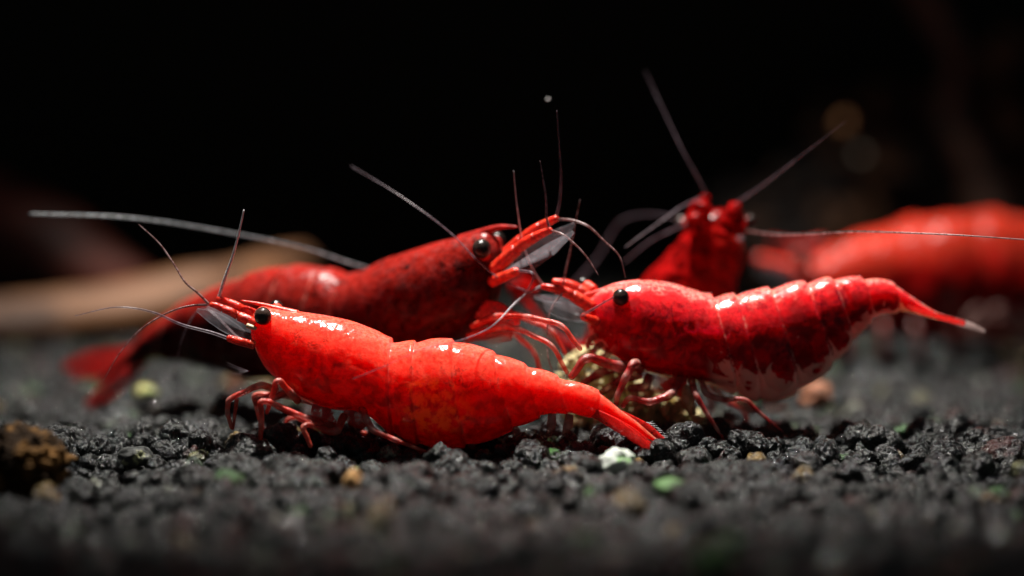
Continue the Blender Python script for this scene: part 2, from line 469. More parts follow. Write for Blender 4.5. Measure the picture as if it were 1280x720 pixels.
# ------------------------------------------------------------------ the shrimp builder
class Shrimp:
    def __init__(s, label, Y0, x0, slope, base_px, group=None):
        s.Y0, s.x0, s.slope = Y0, x0, slope
        s.o = bpy.data.objects.new('shrimp', None)
        s.o.empty_display_size = 0.2
        COL.objects.link(s.o)
        b = P(base_px[0], base_px[1], s.depth(base_px[0]))
        s.loc = np.array([b[0], b[1], 0.0])
        s.o.location = s.loc
        tag(s.o, label, 'shrimp', group)
    def depth(s, px):
        return s.Y0 + s.slope * (px - s.x0) / 200.0
    def p(s, px, py, dy=0.0):
        return P(px, py, s.depth(px) + dy)
    def body(s, st, segs, mat, rings=300, n=64, seg_amp=2.2, bend=0.25, groove=None, lump=0.6, seed=0, up_side=True):
        """st: (dorsal x, dorsal y, ventral x, ventral y, half width) in photograph pixels from face to tail tip."""
        a = np.array(st, float)
        q = catmull(a, rings)
        top, bot, hw = q[:, :2], q[:, 2:4], np.maximum(q[:, 4], 0.3)
        ctr = (top + bot) / 2
        arc = np.concatenate([[0], np.cumsum(np.linalg.norm(np.diff(ctr, axis=0), axis=1))])
        U = arc / arc[-1]
        # segment edges, given as x of the back, become arc lengths
        sign = 1 if top[-1, 0] > top[0, 0] else -1
        sa = [float(np.interp(x * sign, top[:, 0] * sign, arc)) for x in segs] if up_side else [arc[-1] * x for x in segs]
        C = np.array([s.p(*c) for c in ctr]); T = np.array([s.p(*c) for c in top])
        tan = np.gradient(C, axis=0); tan /= np.linalg.norm(tan, axis=1)[:, None]
        verts, au, av, asg, afl, aln = [], [], [], [], [], []
        for i in range(rings):
            k = pxs(C[i][1])
            hv = T[i] - C[i]
            side = np.cross(tan[i], hv); side /= max(np.linalg.norm(side), 1e-9)
            if side[1] > 0: side = -side
            H = np.linalg.norm(hv); hn = hv / max(H, 1e-9)
            for j in range(n):
                ph = 2 * math.pi * j / n
                cu, su = math.cos(ph), math.sin(ph)
                e = 2 / 2.25
                cx = math.copysign(abs(cu) ** e, cu); sx = math.copysign(abs(su) ** e, su)
                wide = 1.0 - 0.10 * cu                      # a little fuller low down
                if cu < 0: wide -= 0.10 * cu * cu
                low = 0.5 - 0.5 * cu
                arc_ij = arc[i] - bend * min(H / k, 50) * (low ** 1.5 - 2.2 * max(0, low - 0.72) ** 1.5)
                d, sg = 0.0, 0.5
                for m in range(len(sa)):
                    lo = sa[m]; hi = sa[m + 1] if m + 1 < len(sa) else arc[-1]
                    if lo <= arc_ij < hi or (m == len(sa) - 1 and arc_ij >= lo):
                        tt = (arc_ij - lo) / max(hi - lo, 1e-6)
                        sg = tt
                        d = seg_amp * (tt ** 1.3 - 0.55 + 0.35 * math.sin(math.pi * min(tt, 1)))
                        if tt > 0.97: d -= seg_amp * 0.5 * (tt - 0.97) / 0.03
                        if m == len(sa) - 1: d *= max(0, 1 - tt * 1.6)
                        d *= 0.45 + 0.55 * min(1, H / k / 40)
                        break
                else:
                    if sa and arc_ij < sa[0]:
                        tt = arc_ij / sa[0]
                        d = seg_amp * 0.9 * max(0, (tt - 0.75) / 0.25) ** 2
                        sg = 0.5
                flap, line = 0.0, (0.55 * math.exp(-((arc_ij - min(sa, key=lambda z: abs(z - arc_ij))) / 1.6) ** 2) if sa else 0.0)
                if groove and i < rings * 0.5:
                    # the side line of the carapace, (x, y) pixels
                    gy = np.interp(ctr[i, 0], groove[0], groove[1])
                    yy = ctr[i, 1] - cx * H / k
                    dist = yy - gy
                    inside = max(0, min(1, (ctr[i, 0] - groove[0][0]) / 15, (groove[0][-1] - ctr[i, 0]) / 15))
                    flap = inside / (1 + math.exp(-max(-20, min(20, dist / 1.2))))
                    line = max(line, inside * math.exp(-(dist / 1.8) ** 2))
                    d += inside * (-2.6 * math.exp(-((dist + 1.5) / 2.5) ** 2) + 2.6 * (1 / (1 + math.exp(-max(-20, min(20, dist / 1.5))))) * math.exp(-max(0, dist) / 30))
                base = C[i] + hn * H * cx + side * hw[i] * k * sx * wide
                nv = Vector((base[0] * 3 + seed, base[1] * 3, base[2] * 3))
                d += lump * 2.0 * noise.noise(nv) + lump * 0.8 * noise.noise(nv * 3.1) + (lump - 0.6) * 1.0 * noise.noise(nv * 6.0)
                dirv = hn * cx / max(H, 1e-6) + side * sx / max(hw[i] * k, 1e-6)
                dirv /= max(np.linalg.norm(dirv), 1e-9)
                fade = min(1, i / 8, (rings - 1 - i) / 30)
                verts.append(base + dirv * d * k * fade)
                au.append(U[i]); av.append(0.5 + 0.5 * cu); asg.append(sg); afl.append(flap); aln.append(line)
        faces = [(i*n + j, i*n + (j+1) % n, (i+1)*n + (j+1) % n, (i+1)*n + j) for i in range(rings - 1) for j in range(n)]
        for ring, c, flip in ((0, C[0] + (C[0] - C[6]) * 0.35, True), (rings - 1, C[-1] + (C[-1] - C[-3]) * 0.5, False)):
            verts.append(c); au.append(U[ring]); av.append(0.5); asg.append(0.5); afl.append(0.0); aln.append(0.0)
            ci = len(verts) - 1
            for j in range(n):
                f = (ci, ring*n + j, ring*n + (j+1) % n)
                faces.append(f if not flip else f[::-1])
        # outward normals
        o = new_obj('body', verts, [f[::-1] for f in faces], mat, s.o, s.loc)
        bm = bmesh.new(); bm.from_mesh(o.data); bmesh.ops.recalc_face_normals(bm, faces=bm.faces); bm.to_mesh(o.data); bm.free()
        for nm, arr in (('along', au), ('height', av), ('segment', asg), ('flap', afl), ('line', aln)):
            at = o.data.attributes.new(nm, 'FLOAT', 'POINT')
            at.data.foreach_set('value', arr)
        return o
    def tube(s, name, pts, r0, r1, mat, n=8, m=None, parent=None, bead=0.0, bead_len=3.2, joints=(), power=1.0, sharp=False, knobbly=0.0):
        """pts: (px, py[, dy]); radii in photograph pixels."""
        pts = [(*q, 0.0) if len(q) == 2 else q for q in pts]
        L = sum(math.dist(pts[i][:2], pts[i+1][:2]) for i in range(len(pts) - 1))
        m = m or int(max(10, min(160, L / (1.3 if bead else 2.2))))
        if sharp:                     # straight leg joints: keep the corners nearly straight
            dense = []
            for i in range(len(pts) - 1):
                a, b = np.array(pts[i], float), np.array(pts[i + 1], float)
                for t in ((0.0, 0.12, 0.5, 0.88) if i < len(pts) - 2 else (0.0, 0.12, 0.5, 0.88, 1.0)):
                    if t == 0.0 and i > 0: continue
                    dense.append(a + (b - a) * t)
            q = catmull(dense, m)
        else:
            q = catmull(pts, m)
        W = np.array([s.p(x, y, d) for x, y, d in q])
        k = np.array([pxs(v[1]) for v in W])
        t = np.linspace(0, 1, m)
        if name == 'walking_leg':
            r0, r1 = r0 * 1.05, r1 * 1.0
        if name in ('antenna', 'antennule'):
            r0, r1 = r0 * 0.68, r1 * 0.6
        rad = (r0 + (r1 - r0) * t ** power)
        if bead:
            ln = t * L
            rad = rad * (1 + bead * np.abs(np.sin(ln / bead_len * math.pi)))
        if sharp and len(pts) > 2:    # knees swell
            P2 = np.array([c[:2] for c in pts])
            for c in P2[1:-1]:
                dd = np.linalg.norm(q[:, :2] - c, axis=1)
                rad = rad * (1 + 0.12 * np.exp(-(dd / 4.0) ** 2))
        jt = np.zeros(m)
        if sharp and len(pts) > 2:
            for cc in pts[1:-1]:
                dd = np.linalg.norm(q[:, :2] - np.array(cc[:2]), axis=1)
                jt = np.maximum(jt, np.exp(-(dd / 4.5) ** 2))
        rad[-1] *= 0.4
        vs, fs = sweep(W, rad * k, n)
        if knobbly:
            vs = [W[min(i // n, m - 1)] + (v - W[min(i // n, m - 1)]) * (1 + knobbly * 1.6 * noise.noise(Vector(v) * 14)) for i, v in enumerate(vs)]
        o = new_obj(name, vs, fs, mat, parent or s.o, s.loc)
        at = o.data.attributes.new('joint', 'FLOAT', 'POINT')
        at.data.foreach_set('value', np.concatenate([np.repeat(jt, n), [0, 0]]))
        return o
    def blade(s, name, pts, hw, mat, thick=0.8, tilt=0.0, n=12, m=28, parent=None, camber=0.0):
        """leaf shaped plate: centre line pts (px, py, dy), half widths hw in pixels; tilt turns the plate about its length."""
        pts = [(*q, 0.0) if len(q) == 2 else q for q in pts]
        q = catmull(pts, m)
        hh = np.interp(np.linspace(0, 1, m), np.linspace(0, 1, len(hw)), hw)
        hh = np.convolve(np.pad(hh, 2, mode='edge'), np.ones(5) / 5, 'valid')
        W = np.array([s.p(x, y, d) for x, y, d in q])
        tan = np.gradient(W, axis=0); tan /= np.linalg.norm(tan, axis=1)[:, None]
        verts, faces = [], []
        for i in range(m):
            k = pxs(W[i][1])
            a = np.cross(tan[i], [0, 1.0, 0]); a /= np.linalg.norm(a)
            b = np.cross(tan[i], a)
            wv = a * math.cos(tilt) + b * math.sin(tilt)
            nv = np.cross(tan[i], wv)
            for j in range(n):
                ph = 2 * math.pi * j / n
                cx = math.cos(ph)
                verts.append(W[i] + wv * hh[i] * k * cx + nv * k * (thick * math.sin(ph) * (0.35 + 0.65 * abs(math.sin(ph))) + camber * hh[i] * (1 - cx * cx)))
        for i in range(m - 1):
            for j in range(n):
                faces.append((i*n + j, i*n + (j+1) % n, (i+1)*n + (j+1) % n, (i+1)*n + j))
        faces.append(tuple(range(n))[::-1]); faces.append(tuple((m-1)*n + j for j in range(n)))
        return new_obj(name, verts, faces, mat, parent or s.o, s.loc)
    def eye(s, px, py, r, dy, stalk_from, mat_stalk):
        c = s.p(px, py, dy); k = pxs(c[1])
        bm = bmesh.new()
        bmesh.ops.create_icosphere(bm, subdivisions=4, radius=r * k)
        vs = [np.array(v.co) * np.array([1.0, 1.0, 1.03]) + c for v in bm.verts]
        bm.verts.index_update()
        fs = [tuple(v.index for v in f.verts) for f in bm.faces]
        bm.free()
        e = new_obj('eye', vs, fs, M_EYE, s.o, s.loc)
        sx, sy, sdy = stalk_from
        mid = ((sx + px) / 2, (sy + py) / 2, (sdy + dy) / 2)
        q = s.tube('eyestalk', [(sx, sy, sdy), mid, (px + (sx - px) * 0.25, py + (sy - py) * 0.25, dy + (sdy - dy) * 0.25)], r * 0.62, r * 0.86, mat_stalk, n=14, m=10, parent=None)
        q.parent = e
        return e
    def bristles(s, pts, mat, r=0.35, parent=None):
        """many fine hairs, too small to pick apart: one part."""
        V, F, b = [], [], 0
        for (a, c) in pts:
            A, B = s.p(*a), s.p(*c)
            mid = (A + B) / 2 + rng.normal(size=3) * 0.006
            Q = catmull([A, mid, B], 7)
            v, f = sweep(Q, np.linspace(r, r * 0.3, 7) * pxs(A[1]), 4)
            V += v; F += [tuple(x + b for x in y) for y in f]; b += len(v)
        o = new_obj('bristles', V, F, mat, parent or s.o, s.loc)
        o['kind'] = 'stuff'
        return o

M_LEG1 = limb('leg_red_orange', (0.66, 0.04, 0.02), 0.36, (0.60, 0.17, 0.12), 10)
M_LEG3 = limb('leg_dark_red', (0.40, 0.008, 0.010), 0.36, (0.50, 0.10, 0.09), 10)
M_LEGTIP = limb('leg_clear', (0.40, 0.10, 0.08), 0.62, (0.55, 0.45, 0.42))
M_PED = limb('peduncle_red', (0.80, 0.035, 0.015), 0.08, (0.85, 0.13, 0.06), 18, 0.22, 0.5)
M_CLEAR = clear_blade('clear_scale')
M_CLEARRED = clear_blade('clear_red_blade', (0.85, 0.035, 0.028), 0.72, 40)
M_MAUVE = antenna_mat('antenna_mauve', (0.16, 0.08, 0.09), (0.30, 0.22, 0.26), 0.35)
M_PALEMAUVE = antenna_mat('antenna_pale_mauve', (0.17, 0.11, 0.135), (0.32, 0.25, 0.30), 0.6)
M_SILVER = antenna_mat('antenna_silver', (0.66, 0.67, 0.70), (0.90, 0.92, 0.95), 0.1)
M_LONG = antenna_mat('antenna_long_grey', (0.26, 0.28, 0.30), (0.50, 0.53, 0.56), 0.6)
M_RUST = antenna_mat('antenna_rust', (0.16, 0.06, 0.055), (0.36, 0.24, 0.24), 0.35)
M_MOUTH = limb('mouth_cream', (0.45, 0.16, 0.10), 0.4, (0.60, 0.50, 0.34), 12)
M_CREAM = plain('cream_joint', (0.55, 0.42, 0.25), 0.4, 0.5, 0.3, 25)

M_ROS = plain('rostrum_red', (0.78, 0.06, 0.035), 0.3, 0.4, 0.35, 30, 0.3, 0.01, 0.3)
M_ROSDARK = plain('rostrum_dark_red', (0.34, 0.016, 0.012), 0.35, 0.3, 0.4, 25, 0.3, 0.01, 0.2)

# ------------------------------------------------------------------ shrimp one: bright scarlet, full belly
S1M = shell('shell_scarlet', (0.86, 0.005, 0.003), (0.88, 0.125, 0.07), (0.20, 0.012, 0.008), 0.72, 0.6, 0.92, 0.50, cloud=0.80, speck=0.25,
            eggs=(0.465, 0.42, 0.10, 0.30), seam=0.25, rough=0.12, spread=0.7, spec=0.3, vlo=0.5, frost=0.25)
a = Shrimp('bright scarlet shrimp with swollen belly of orange eggs, tail resting beside the white pebble', -0.02, 480, -0.11, (440, 555), 'red shrimps on the gravel')
st1 = [(317, 391, 315, 423, 11), (325, 383.5, 322, 440, 22), (340, 384.5, 331, 457, 30), (360, 388.5, 347, 474, 37), (385, 392, 372, 494, 44),
       (415, 396.5, 405, 508, 50), (445, 404, 440, 514, 53), (470, 415, 465, 520, 52), (490, 426.5, 487, 537, 49), (512, 427.5, 510, 551, 51),
       (540, 424.5, 542, 561, 54), (565, 426, 573, 559, 52), (590, 431.5, 605, 553, 46), (615, 440, 632, 541, 39), (640, 449.5, 655, 531, 33),
       (662, 458, 675, 522, 28), (685, 465, 695, 516, 24), (706, 474, 715, 517, 21), (728, 480, 735, 521, 19), (748, 489, 744, 521, 16),
       (762, 500, 755, 521, 13), (778, 514, 770, 527, 10), (796, 527, 791, 536, 8), (812, 541, 809, 547, 6), (824, 551, 823, 554, 3)]
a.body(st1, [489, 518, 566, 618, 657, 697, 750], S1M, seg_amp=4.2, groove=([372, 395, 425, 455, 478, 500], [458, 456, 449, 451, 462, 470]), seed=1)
a.tube('rostrum', [(372, 393), (345, 385.5), (322, 379.5), (301, 375.5)], 5.5, 0.8, M_ROS, n=10)
a.eye(328.5, 395, 11, -0.17, (334, 401, -0.06), M_ROS)
a.eye(345, 384, 9, 0.17, (347, 390, 0.08), M_ROS)
# antennule bases (three joints each), scale, antenna base
for dx, dy, off in ((0, 0, -0.10), (6, -8, 0.02)):
    q = [(318 + dx, 405 + dy), (297 + dx, 394.5 + dy), (278 + dx, 385.5 + dy), (262 + dx * 1.4, 380 + dy * 0.8)]
    for i, (r0, r1) in enumerate(((7.2, 6.0), (5.6, 5.0), (4.8, 3.2))):
        (x0, y0), (x1, y1) = q[i], q[i + 1]
        a.tube('antennule_base', [(x0, y0, off), ((x0 + x1) / 2, (y0 + y1) / 2 - 0.8, off - 0.01), (x1, y1, off)], r0, r1, M_PED, n=12, m=12)
a.blade('antennal_scale', [(314, 424, -0.14), (290, 411, -0.2), (265, 396, -0.2), (246, 387, -0.17)], [3, 8, 9.5, 8, 2], M_CLEAR, thick=0.9, tilt=0.35)
a.blade('antennal_scale', [(318, 414, 0.06), (295, 401, 0.12), (275, 391, 0.12), (258, 384, 0.1)], [3, 8, 9, 7, 2], M_CLEAR, thick=0.9, tilt=-0.35)
a.tube('antenna_base', [(317, 431, -0.13), (300, 427, -0.18), (283, 422, -0.2)], 6.0, 4.6, M_PED, n=12)
a.tube('eye_gland', [(309, 407, -0.19), (315, 409, -0.2), (321, 411, -0.19)], 3.4, 2.4, M_CREAM, n=8)
a.tube('antenna', [(284, 422.5, -0.2), (270, 417.5, -0.2), (225, 405, -0.22), (193, 391, -0.25), (149, 384, -0.3), (93, 395, -0.35)], 3.2, 0.8, M_PALEMAUVE, bead=0.12)
a.tube('antenna', [(300, 424, 0.15), (250, 387, 0.3), (229.6, 419, 0.3), (220, 459, 0.33), (217, 476, 0.33)], 1.5, 0.7, M_MAUVE, bead=0.15)
a.tube('antennule', [(273, 374, 0.02), (281, 348, 0.02), (290, 323, 0.02), (300, 285, 0.0), (305, 262, 0.0)], 2.7, 1.4, M_SILVER, bead=0.3)
a.tube('antennule', [(261, 380, -0.1), (247, 366, -0.1), (233.6, 355, -0.1), (216, 328, -0.05), (201, 306.5, 0.0), (173, 280, 0.05)], 2.3, 0.7, M_RUST, bead=0.25)
a.tube('antennule', [(259, 381, -0.1), (244, 381.5, -0.12), (225.5, 385, -0.15), (198, 397, -0.2), (177, 411, -0.25), (152, 438, -0.3), (129, 476, -0.35)], 1.9, 0.7, M_RUST, bead=0.25)
# walking legs
a.tube('walking_leg', [(345, 486, -0.12), (325, 481, -0.26), (286, 499, -0.30), (284, 515, -0.30), (290, 537, -0.28)], 4.6, 2.4, M_LEG1, n=10, sharp=True)
a.tube('claw_finger', [(296, 499, -0.28), (294, 515, -0.27), (291, 538, -0.27)], 2.6, 1.4, M_LEG1, n=8)
a.tube('walking_leg', [(372, 501, -0.16), (364, 492, -0.26), (347, 474, -0.32), (339, 499, -0.30), (333, 518, -0.26)], 4.8, 2.6, M_LEG1, n=10, sharp=True)
a.tube('walking_leg', [(424, 536, -0.1), (384, 524, -0.30), (326, 499, -0.36), (327, 527, -0.36), (325, 558, -0.34)], 5.6, 2.6, M_LEG1, n=10, sharp=True)
a.tube('walking_leg', [(430, 520, -0.14), (420, 541, -0.26), (378, 530, -0.34), (389, 560, -0.36)], 5.2, 3.0, M_LEG1, n=10, sharp=True)
a.tube('walking_leg', [(452, 508, -0.16), (458, 525, -0.30), (466, 538, -0.32), (494, 550, -0.32), (536, 566, -0.30)], 4.6, 2.0, M_LEG1, n=10, sharp=True)
a.tube('walking_leg', [(400, 505, 0.05), (355, 494, 0.1), (317, 493, 0.12), (322, 512, 0.12), (330, 545, 0.12)], 4.6, 2.2, M_LEG1, n=8, sharp=True)
a.tube('walking_leg', [(410, 508, 0.1), (405, 535, 0.2), (362, 520, 0.25), (350, 556, 0.25)], 4.4, 2.2, M_LEG1, n=8, sharp=True)
a.tube('walking_leg', [(440, 510, 0.1), (440, 538, 0.2), (470, 545, 0.25), (480, 568, 0.25)], 4.0, 2.0, M_LEG1, n=8, sharp=True)
a.tube('claw_arm', [(360, 490, -0.05), (330, 500, -0.1), (316, 503, -0.1)], 5.0, 5.5, M_LEG1, n=10)
a.blade('leg_plate', [(400, 503, -0.1), (405, 525, -0.12), (420, 536, -0.1)], [10, 16, 6], M_CLEARRED, thick=1.5)
a.blade('leg_plate', [(440, 507, -0.12), (446, 522, -0.14), (456, 534, -0.12)], [12, 14, 5], M_CLEARRED, thick=1.5)
for x, y, x2, y2 in ((588, 545, 585, 566), (640, 530, 648, 555), (690, 517, 684, 548), (712, 518, 704, 545)):
    a.blade('swimmeret', [(x, y, -0.05), ((x + x2) / 2 + 2, (y + y2) / 2, -0.08), (x2, y2, -0.06)], [5, 6, 2], M_LEGTIP, thick=1.5)
# tail fan
a.blade('uropod', [(738, 514, -0.06), (765, 528, -0.1), (795, 548, -0.12), (822, 569, -0.12)], [6, 8, 6.5, 2], M_CLEARRED, thick=1.6, tilt=0.25)
a.blade('uropod', [(744, 515, -0.08), (770, 528, -0.09), (795, 543, -0.1), (815, 558, -0.1)], [4, 6, 6, 3], M_CLEARRED, thick=1.4, tilt=0.3)
a.blade('uropod', [(760, 510, 0.04), (785, 524, 0.07), (808, 537, 0.09), (830, 552, 0.09)], [4, 7, 8, 4], M_CLEARRED, thick=1.4, tilt=-0.2)
a.bristles([((808 + 3 * i, 528 + 2.6 * i * (1 if i > 3 else .7), 0.13), (816 + 3.2 * i, 526 + 3.2 * i, 0.13)) for i in range(8)], M_SILVER)
a.bristles([((312, 464, -0.1), (286 + rng.uniform(-8, 6), 452 + 2.2 * i, -0.12)) for i in range(9)], M_PALEMAUVE, 0.2)

# ------------------------------------------------------------------ shrimp three: deep crimson with pale seams, feeding on the crumbly lump
S3M = shell('shell_crimson', (0.66, 0.0015, 0.010), (0.74, 0.06, 0.06), (0.07, 0.001, 0.010), 0.45, 0.8, 0.8, 0.34, cloud=0.5, spec=0.2, frost=0.75, bumpf=22.0,
            pale_belly=0.75, seam=0.8, rough=0.11, spread=0.5, lobes=0.95)
c = Shrimp('deep crimson shrimp with pale seamed belly plates, feeding over the crumbly yellow lump', 0.42, 840, 0.10, (880, 550), 'red shrimps on the gravel')
st3 = [(738, 373, 734, 403, 11), (750, 363, 738, 424, 22), (765, 357.5, 752, 438, 32), (785, 352.5, 775, 450, 40), (810, 351, 805, 463, 46),
       (840, 354, 840, 472, 50), (865, 361.5, 868, 476, 50), (888, 371, 893, 482, 49), (908, 370, 915, 490, 48), (930, 366, 938, 498, 47),
       (950, 362.5, 960, 502, 46), (970, 358.5, 983, 496, 44), (992, 353.5, 1005, 484, 42), (1012, 351.5, 1026, 469, 38), (1035, 348.5, 1045, 450, 34),
       (1058, 347.5, 1063, 430, 30), (1080, 348, 1080, 410, 26), (1100, 350, 1097, 394, 22), (1118, 355, 1115, 390, 19), (1133, 366, 1131, 390, 15),
       (1150, 378, 1146, 393, 11), (1170, 390, 1166, 398, 8), (1187, 397, 1185, 401, 4)]
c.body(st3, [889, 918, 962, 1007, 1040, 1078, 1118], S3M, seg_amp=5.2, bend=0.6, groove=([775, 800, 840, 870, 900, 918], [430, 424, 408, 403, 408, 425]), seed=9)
c.tube('rostrum', [(800, 354), (770, 357), (750, 363), (728, 369)], 5.0, 0.8, M_ROS, n=10)
c.eye(776, 371.5, 10.6, -0.17, (772, 381, -0.07), M_ROS)
c.eye(729, 355, 8.6, 0.17, (743, 362, 0.06), M_ROS)
for (x0, y0), (x1, y1), off, ddx, ddy in (((740, 385), (676, 358), -0.06, 0, 0), ((742, 376), (690, 352), 0.08, 0, 0)):
    for i, (t0, t1, r0, r1) in enumerate(((0, .42, 8.5, 7.5), (.40, .74, 7.0, 6.0), (.72, 1.0, 5.6, 3.6))):
        f = lambda t: (x0 + (x1 - x0) * t, y0 + (y1 - y0) * t - 6 * math.sin(t * 3.1), off)
        c.tube('antennule_base', [f(t0), f((t0 + t1) / 2), f(t1)], r0, r1, M_PED, n=12, m=12)
c.blade('antennal_scale', [(738, 398, -0.1), (715, 391, -0.14), (692, 385, -0.14), (672, 378, -0.12)], [4, 10, 11, 8, 2], M_CLEAR, thick=0.9, tilt=0.4)
c.blade('antennal_scale', [(736, 392, 0.05), (715, 383, 0.1), (695, 376, 0.1), (668, 371, 0.1)], [4, 8, 9, 6, 2], M_CLEAR, thick=0.9, tilt=-0.3)
c.tube('antenna_base', [(745, 402, -0.1), (735, 398, -0.15), (727, 395, -0.2)], 6.5, 4.5, M_PED, n=12)
c.tube('antenna', [(727, 395, -0.2), (747, 383, -0.32), (757, 377, -0.36), (767, 371.5, -0.42)], 2.4, 2.0, M_PALEMAUVE, bead=0.1)
c.tube('antennule', [(677, 357, -0.05), (660, 366, -0.1), (647, 376, -0.16), (613, 409, -0.36), (580, 424, -0.62), (530, 436, -0.75), (480, 458, -0.7), (440, 474, -0.68)], 2.1, 0.5, M_PALEMAUVE, bead=0.15)
c.tube('antennule', [(703, 366, -0.1), (690, 384, -0.12), (684, 425, -0.15), (686, 450, -0.2), (691, 464, -0.2)], 1.9, 0.9, M_RUST, bead=0.2)
c.tube('antennule', [(678, 355, 0.05), (667, 338, 0.05), (656, 312, 0.03), (647, 263, 0.0), (642, 213, 0.0)], 1.7, 0.6, M_SILVER, bead=0.35)
c.tube('antennule', [(703, 360, 0.05), (708, 335, 0.05), (713, 313, 0.05), (720, 275, 0.05), (725, 249, 0.05)], 1.8, 0.6, M_RUST, bead=0.25)
c.tube('antenna', [(690, 375, 0.05), (667.5, 367.5, 0.05), (622, 347, 0.0), (597, 326, 0.0), (567, 294.6, 0.05), (547, 278, 0.1), (497, 242.5, 0.3), (438, 207, 0.6)], 2.2, 0.5, M_PALEMAUVE, bead=0.1)
# legs
c.tube('walking_leg', [(790, 458, -0.14), (772, 458, -0.29), (733, 446, -0.35), (712, 474, -0.37)], 7.0, 4.4, M_LEG3, n=10, sharp=True)
c.tube('walking_leg', [(780, 455, -0.06), (750, 466, -0.12), (728, 480, -0.15), (722, 500, -0.15)], 7.0, 3.0, M_LEG3, n=10, sharp=True)
c.tube('walking_leg', [(800, 462, -0.16), (793, 453, -0.33), (782, 472, -0.37), (772, 494, -0.39), (770, 508, -0.39)], 6.0, 3.0, M_LEG3, n=10, sharp=True)
c.tube('walking_leg', [(850, 474, -0.16), (838, 494, -0.33), (812, 503, -0.37), (786, 497, -0.39), (777, 510, -0.39)], 5.8, 3.0, M_LEG3, n=10, sharp=True)
c.tube('walking_leg', [(864, 474, -0.16), (869, 492, -0.33), (884, 518, -0.37), (896, 536, -0.37), (908, 554, -0.37)], 4.4, 1.3, M_LEG3, n=10, sharp=True)
c.tube('walking_leg', [(876, 474, -0.14), (882, 492, -0.29), (899, 499, -0.31), (932, 499, -0.33), (952, 518, -0.33), (980, 541, -0.33)], 4.2, 1.3, M_LEG3, n=10, sharp=True)
c.tube('walking_leg', [(840, 470, 0.08), (835, 490, 0.14), (800, 488, 0.2), (792, 512, 0.2)], 5.4, 2.4, M_LEG3, n=8, sharp=True)
c.tube('walking_leg', [(855, 474, 0.1), (850, 505, 0.2), (858, 535, 0.25), (862, 552, 0.25)], 4.6, 1.8, M_LEG3, n=8, sharp=True)
c.tube('walking_leg', [(890, 478, 0.1), (905, 500, 0.2), (930, 512, 0.25), (938, 540, 0.25)], 4.2, 1.6, M_LEG3, n=8, sharp=True)
for i, (x0, y0, x1, y1, x2, y2) in enumerate(((752, 430, 742, 440, 748, 452), (762, 438, 756, 450, 764, 458), (746, 420, 736, 426, 734, 436))):
    c.tube('mouthpart', [(x0, y0, -0.1), (x1, y1, -0.15), (x2, y2, -0.14)], 4.5, 2.4, M_MOUTH, n=8)
c.tube('claw_arm', [(800, 468, -0.1), (778, 474, -0.14), (758, 486, -0.16), (748, 494, -0.16)], 6.5, 4.0, M_LEG3, n=10, sharp=True)
c.tube('claw_arm', [(812, 470, -0.05), (806, 484, -0.1), (784, 486, -0.12)], 6.5, 5.0, M_LEG3, n=10, sharp=True)
c.blade('leg_plate', [(840, 472, -0.12), (846, 484, -0.14), (852, 494, -0.12)], [18, 16, 6], M_CLEARRED, thick=2)
c.blade('swimmeret', [(858, 482, -0.16), (860, 500, -0.18), (866, 518, -0.17)], [5, 9, 5], limb('swimmeret_amber', (0.45, 0.28, 0.13), 0.35, (0.5, 0.4, 0.25)), thick=3)
c.blade('swimmeret', [(925, 492, -0.05), (935, 508, -0.06), (950, 514, -0.05)], [10, 9, 3], M_LEGTIP, thick=2)
c.blade('swimmeret', [(960, 498, -0.02), (965, 508, -0.04), (985, 506, -0.03)], [10, 8, 3], M_LEGTIP, thick=2)
M_TAILCLEAR = clear_blade('clear_tail', (0.75, 0.55, 0.52), 0.5, 30)
c.blade('uropod', [(1134, 384, -0.08), (1160, 392, -0.1), (1185, 399, -0.11), (1206, 405, -0.11)], [4, 5, 5, 4], M_CLEARRED, thick=1.4, tilt=0.7)
c.blade('uropod', [(1160, 391, 0.02), (1185, 399, -0.04), (1210, 406, -0.06), (1231, 414, -0.06)], [3, 4.5, 5, 5, 2], M_TAILCLEAR, thick=1.4, tilt=-0.7)
c.blade('uropod', [(1150, 391, -0.04), (1175, 396, -0.05), (1205, 402, -0.05)], [3, 4, 2], M_CLEARRED, thick=1.4, tilt=0.5)
c.bristles([((752 + 2 * i, 436 + i, -0.12), (738 + 2 * i, 428 + 4 * i, -0.16)) for i in range(6)], M_SILVER, 0.4)

# ------------------------------------------------------------------ shrimp two: brick red, flank shade painted into the shell colour, behind
S2M = shell('shell_brick_shaded_flank', (0.065, 0.0012, 0.0015), (0.34, 0.018, 0.012), (0.008, 0.002, 0.002), 0.8, 1.0, 0.2, 0.04, cloud=0.3, spec=0.16, seam=0.3, rough=0.3, spread=0.6)  # near-black base colour stands for shade on the flank, the back stays brighter
b = Shrimp('brick red shrimp with shade painted flank and brown mottled back, standing behind the scarlet shrimp with raised head', 0.56, 600, -0.56, (450, 500), 'red shrimps on the gravel')
st2 = [(624, 302, 626, 345, 12), (613, 291.5, 618, 378, 24), (598, 290.5, 601, 404, 34), (575, 296, 578, 425, 42), (545, 303, 550, 438, 50),
       (510, 314, 515, 448, 55), (480, 325, 485, 455, 55), (458, 337, 460, 460, 54), (438, 343, 435, 465, 52), (412, 335, 405, 470, 52),
       (380, 331.5, 372, 474, 52), (350, 333, 340, 474, 50), (320, 339.5, 310, 472, 46), (295, 349, 285, 464, 42), (270, 359, 258, 456, 37),
       (245, 370, 235, 452, 33), (225, 381, 212, 450, 29), (205, 395, 195, 450, 25), (185, 412, 178, 455, 21), (172, 426, 166, 462, 17),
       (155, 444, 152, 466, 12), (135, 464, 134, 476, 8), (112, 482, 112, 487, 4)]
b.body(st2, [440, 408, 365, 310, 262, 222, 175], S2M, rings=260, n=56, seg_amp=3.0, seed=4)
